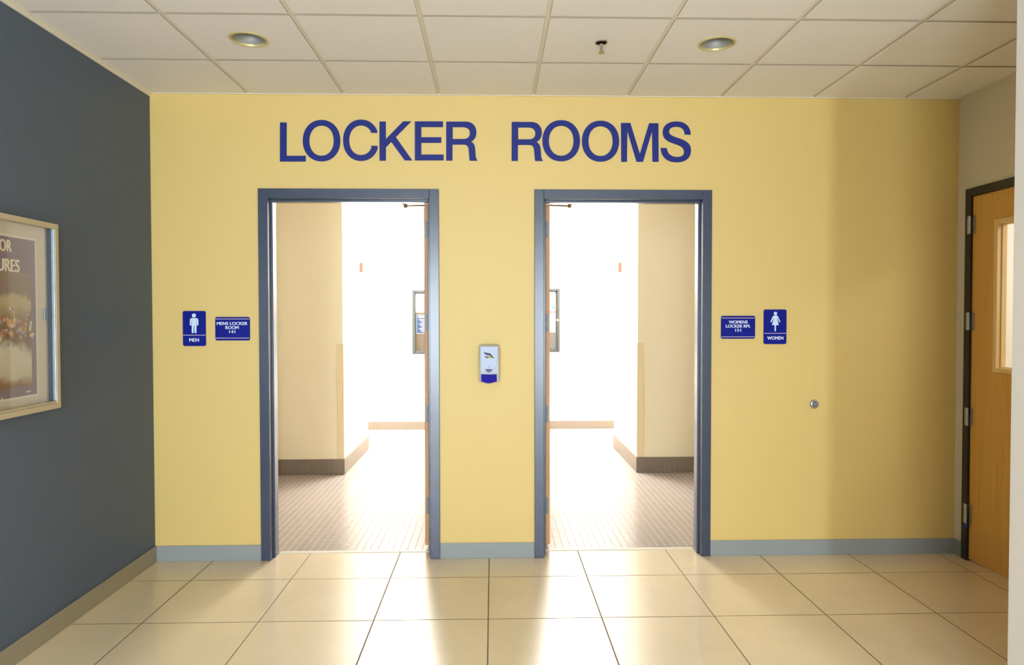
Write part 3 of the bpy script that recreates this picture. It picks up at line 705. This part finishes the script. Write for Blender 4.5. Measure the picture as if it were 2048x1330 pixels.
# rafters: vests, helmets
cols = [mat('vest_gold', (190, 156, 84), .5), mat('vest_orange', (168, 106, 76), .5), mat('helmet_blue', (128, 142, 176), .5), mat('raft_blue', (150, 164, 190), .5), mat('splash_white', (208, 202, 186), .5), mat('skin_tan', (196, 150, 118), .5)]
bm = bmesh.new()
def blob(u, v, r, rz, mi, k):
    c = hit(u, v, 0, PXp); lp = [(c.y+r*(.45+.55*random.random())*math.cos(a*math.pi/6), c.z+rz*(.5+.65*random.random())*math.sin(a*math.pi/6)) for a in range(12)]
    prism(bm, [lp], SIDE, .0018+.00008*k, .0016, mi)
for k, (u, v, r, rz, mi) in enumerate([(18, 645, .030, .028, 0), (8, 640, .020, .022, 1), (24, 648, .014, .03, 1), (30, 644, .01, .03, 0), (44, 652, .018, .026, 1), (50, 654, .016, .028, 0), (58, 654, .010, .030, 0), (61, 664, .006, .02, 1), (5, 665, .024, .014, 1),
                                       (22, 668, .020, .026, 0), (2, 675, .016, .03, 0), (40, 675, .012, .018, 0), (12, 660, .02, .01, 5), (42, 660, .02, .008, 5),
                                       (23, 621, .016, .012, 2), (53, 628, .012, .010, 2), (35, 645, .018, .012, 2), (1, 644, .012, .014, 2), (37, 662, .034, .012, 3), (45, 666, .02, .008, 3), (11, 689, .010, .012, 3), (63, 672, .008, .012, 4),
                                       (28, 630, .006, .006, 5), (54, 637, .005, .006, 5), (-8, 650, .03, .03, 0), (-14, 640, .02, .02, 2), (-22, 660, .03, .03, 1), (-34, 652, .03, .03, 0), (-30, 672, .03, .012, 3), (-44, 662, .02, .03, 1), (-40, 640, .014, .012, 2)]):
    blob(u, v, r*.8, rz*.8, mi, k)
    for q in range(3): blob(u+random.uniform(-5, 5), v+random.uniform(-7, 7), r*.35, rz*.4, random.choice((0, 1, 1, 3, 5, 4)), k+q+24)
finish('rafters', bm, cols, P)
bm = bmesh.new()
for (u, v, w, h) in ((56, 783, .03, .006), (3, 798, .008, .010)):
    c = hit(u, v, 0, PXp); finish('footer_mark', B(PXp+.0013, PXp+.0018, c.y-w/2, c.y+w/2, c.z-h/2, c.z+h/2), MT['paper'], P)

# ------------------------------------------------------------------ things inside the locker rooms
for idx, (ul, ur, s) in enumerate(((719, 728, -1), (1234, 1243, 1))):
    X = XTL if s < 0 else XTR
    a = hit(ul, 527, 0, X); b = hit(ur, 545, 0, X); ya_, yb_ = sorted((a.y, b.y)); zc = 2.13
    z1_, z0_ = hit((ul+ur)/2, 526.5, 0, X).z, hit((ul+ur)/2, 545.5, 0, X).z
    t = thing('wall_alarm_strobe', (X, (ya_+yb_)/2, z0_), 'small red wall alarm box seen through the %s doorway' % ('left' if s < 0 else 'right'), 'fire alarm', 'wall alarms')
    yc = (ya_+yb_)/2
    finish('housing', B(X, X-s*.035, ya_, yb_, z0_, z1_), MT['red'], t, bevel=.004)
    bm = bmesh.new(); box(bm, X-s*.035, X-s*.045, yc-.02, yc+.02, z0_+.055, z1_-.012); finish('lens', bm, MT['clear'], t, bevel=.004)
    bm = bmesh.new()
    zz = z0_+.028
    for q in range(2): box(bm, X-s*.0349, X-s*.0365, yc-.03+q*.034, yc-.004+q*.034, zz-.012, zz+.012)
    finish('markings', bm, MT['clear'], t)
# notice boards on the far wall
Yb = YF-.05
a = hit(824, 580, 1, Yb); b = hit(852, 708, 1, Yb)
def board(x0, x1, z0, z1, label):
    t = thing('notice_board', ((x0+x1)/2, YF, z0), label, 'notice board', 'enclosed notice boards')
    bm = bmesh.new(); w = .040
    box(bm, x0, x0+w, Yb, YF, z0, z1); box(bm, x1-w, x1, Yb, YF, z0, z1); box(bm, x0+w, x1-w, Yb, YF, z0, z0+w); box(bm, x0+w, x1-w, Yb, YF, z1-w, z1)
    finish('board_frame', bm, MT['boardfr'], t, bevel=.008, seg=3)
    finish('board_backing', B(x0+w, x1-w, YF-.012, YF-.001, z0+w, z1-w), MT['cork'], t)
    finish('board_glass', B(x0+w-.003, x1-w+.003, Yb+.012, Yb+.016, z0+w-.003, z1-w+.003), MT['glass'], t)
    return t
FARW = lambda a_, b_, d: (a_, YF-.012-d, b_)
t1 = board(a.x, -.13, b.z, a.z, 'grey enclosed notice board seen through the left doorway')
def sheet(u0, v0, u1, v1, name, m_, label, ext=0., d=.001, group=None):
    p = hit(u0, v0, 1, YF-.013); q = hit(u1, v1, 1, YF-.013); x0, x1 = p.x, q.x
    if ext < 0: x0 += ext
    else: x1 += ext
    t = thing(name, ((x0+x1)/2, YF-.013, q.z), label, 'paper', group)
    finish('sheet', B(x0, x1, YF-.0135-d, YF-.0125, q.z, p.z), m_, t)
    return t, x0, x1, q.z, p.z
sheet(831, 587, 851, 625, 'pinned_paper', MT['paper'], 'plain white paper on top of the left notice board', ext=.10)
t, x0, x1, z0, z1 = sheet(832, 629, 851, 668, 'notice', MT['notice'], 'blue notice with white text lines on the left notice board', ext=.13)
bm = bmesh.new()
ww = x1-x0; box(bm, x0+.008, x1-.008, YF-.0150, YF-.0145, z1-.0095, z1-.006); box(bm, x0+.008, x1-.008, YF-.0150, YF-.0145, z0+.006, z0+.0095); box(bm, x0+.008, x0+.0115, YF-.0150, YF-.0145, z0+.006, z1-.006); box(bm, x1-.0115, x1-.008, YF-.0150, YF-.0145, z0+.006, z1-.006)
box(bm, x0+.03, x1-.03, YF-.0150, YF-.0145, z1-.045, z1-.022)
for k in range(9):
    z = z1-.07-k*.021; i = .04+.02*((k*7) % 3); box(bm, x0+i, x1-i, YF-.0150, YF-.0145, z-.005, z+.004)
finish('white_print', bm, MT['paper'], t)
a = hit(1120, 577, 1, Yb); b = hit(1098, 704, 1, Yb)
t2 = board(.06, a.x, b.z, a.z, 'grey enclosed notice board seen through the right doorway')
c = hit(1115, 640, 1, Yb); bm = bmesh.new(); rod(bm, (c.x, Yb, c.z), (c.x, Yb-.006, c.z), .014, 20); finish('lock', bm, MT['clear'], t2)
t, x0, x1, z0, z1 = sheet(1097, 584, 1111, 623, 'pinned_paper', MT['paper'], 'white sheet with cyan pictures on the right notice board', ext=-.001)
bm = bmesh.new()
for u, v, w, h in ((1104, 602, .03, .014), (1102, 610, .04, .018), (1107, 615, .03, .05)):
    p = hit(u, v, 1, YF-.015); finish('picture', B(max(p.x-w/2, x0+.004), min(p.x+w/2, x1-.004), YF-.0152, YF-.0145, p.z-h/2, p.z+h/2), MT['cyan'], t)
t, x0, x1, z0, z1 = sheet(1097, 625, 1111, 665, 'pinned_paper', MT['paper'], 'white sheet with red bottom line on the right notice board', ext=-.001)
finish('red_line', B(x0+.004, x1-.006, YF-.0152, YF-.0145, z0+.008, z0+.018), MT['redp'], t)
sheet(1097, 667, 1112, 697, 'pinned_paper', MT['greyp'], 'grey printed sheet low on the right notice board', ext=-.001)

# ------------------------------------------------------------------ light fittings of the locker rooms and the side room
def troffer(x, y, w, l, z, power, label, col=(1, .98, .96)):
    t = thing('ceiling_light_panel', (x, y, z-.03), label, 'ceiling light', 'locker room light panels')
    bm = bmesh.new(); f = .03
    box(bm, x-w/2-f, x-w/2, y-l/2-f, y+l/2+f, z-.03, z); box(bm, x+w/2, x+w/2+f, y-l/2-f, y+l/2+f, z-.03, z); box(bm, x-w/2, x+w/2, y-l/2-f, y-l/2, z-.03, z); box(bm, x-w/2, x+w/2, y+l/2, y+l/2+f, z-.03, z)
    finish('housing', bm, MT['grid'], t)
    ld = bpy.data.lights.new('lamp', 'AREA'); ld.shape = 'RECTANGLE'; ld.size = w; ld.size_y = l; ld.energy = power; ld.color = col
    lo = bpy.data.objects.new('light_tube', ld); COL.objects.link(lo); lo.location = (0, 0, .015); lo.parent = t
PI_ = 192
troffer(-.86, 3.75, .55, 1.15, HI, PI_, 'bright ceiling light panel in the left locker room')
troffer(.80, 3.75, .55, 1.15, HI, PI_, 'bright ceiling light panel in the right locker room')
troffer(-2.3, 4.65, 1.1, .55, HI, PI_*.9, 'bright light panel behind the left screen wall')
troffer(2.4, 4.65, 1.1, .55, HI, PI_*.9, 'bright light panel behind the right screen wall')
troffer(XR+.9, -1.0, .5, 1.0, H-.45, 26, 'ceiling light panel behind the wooden door', (1, .97, .90))
# daylight through the windows behind the camera
def day(a, b, c, d, power, col):
    ld = bpy.data.lights.new('daylight', 'AREA'); ld.shape = 'RECTANGLE'; ld.size = b-a; ld.size_y = d-c; ld.energy = power; ld.color = col
    lo = bpy.data.objects.new('daylight', ld); COL.objects.link(lo); lo.location = ((a+b)/2, YR-.16, (c+d)/2); lo.rotation_euler = (math.radians(90), 0, 0)
day(*WIN[0], 400, (.80, .91, 1.0))
day(*WIN[1], 270, (.80, .91, 1.0))

W = bpy.data.worlds.new('World'); S.world = W; W.use_nodes = True
bg = W.node_tree.nodes['Background']; bg.inputs[0].default_value = (.75, .85, 1, 1); bg.inputs[1].default_value = 1.0
S.view_settings.view_transform = 'Standard'; S.view_settings.look = 'None'; S.view_settings.gamma = 1; S.view_settings.use_curve_mapping = False
S.view_settings.exposure = 0.0
cy = S.cycles
cy.max_bounces = 10; cy.diffuse_bounces = 6; cy.glossy_bounces = 5; cy.transparent_max_bounces = 12; cy.caustics_reflective = False; cy.caustics_refractive = False
cy.sample_clamp_indirect = 8; cy.use_denoising = True
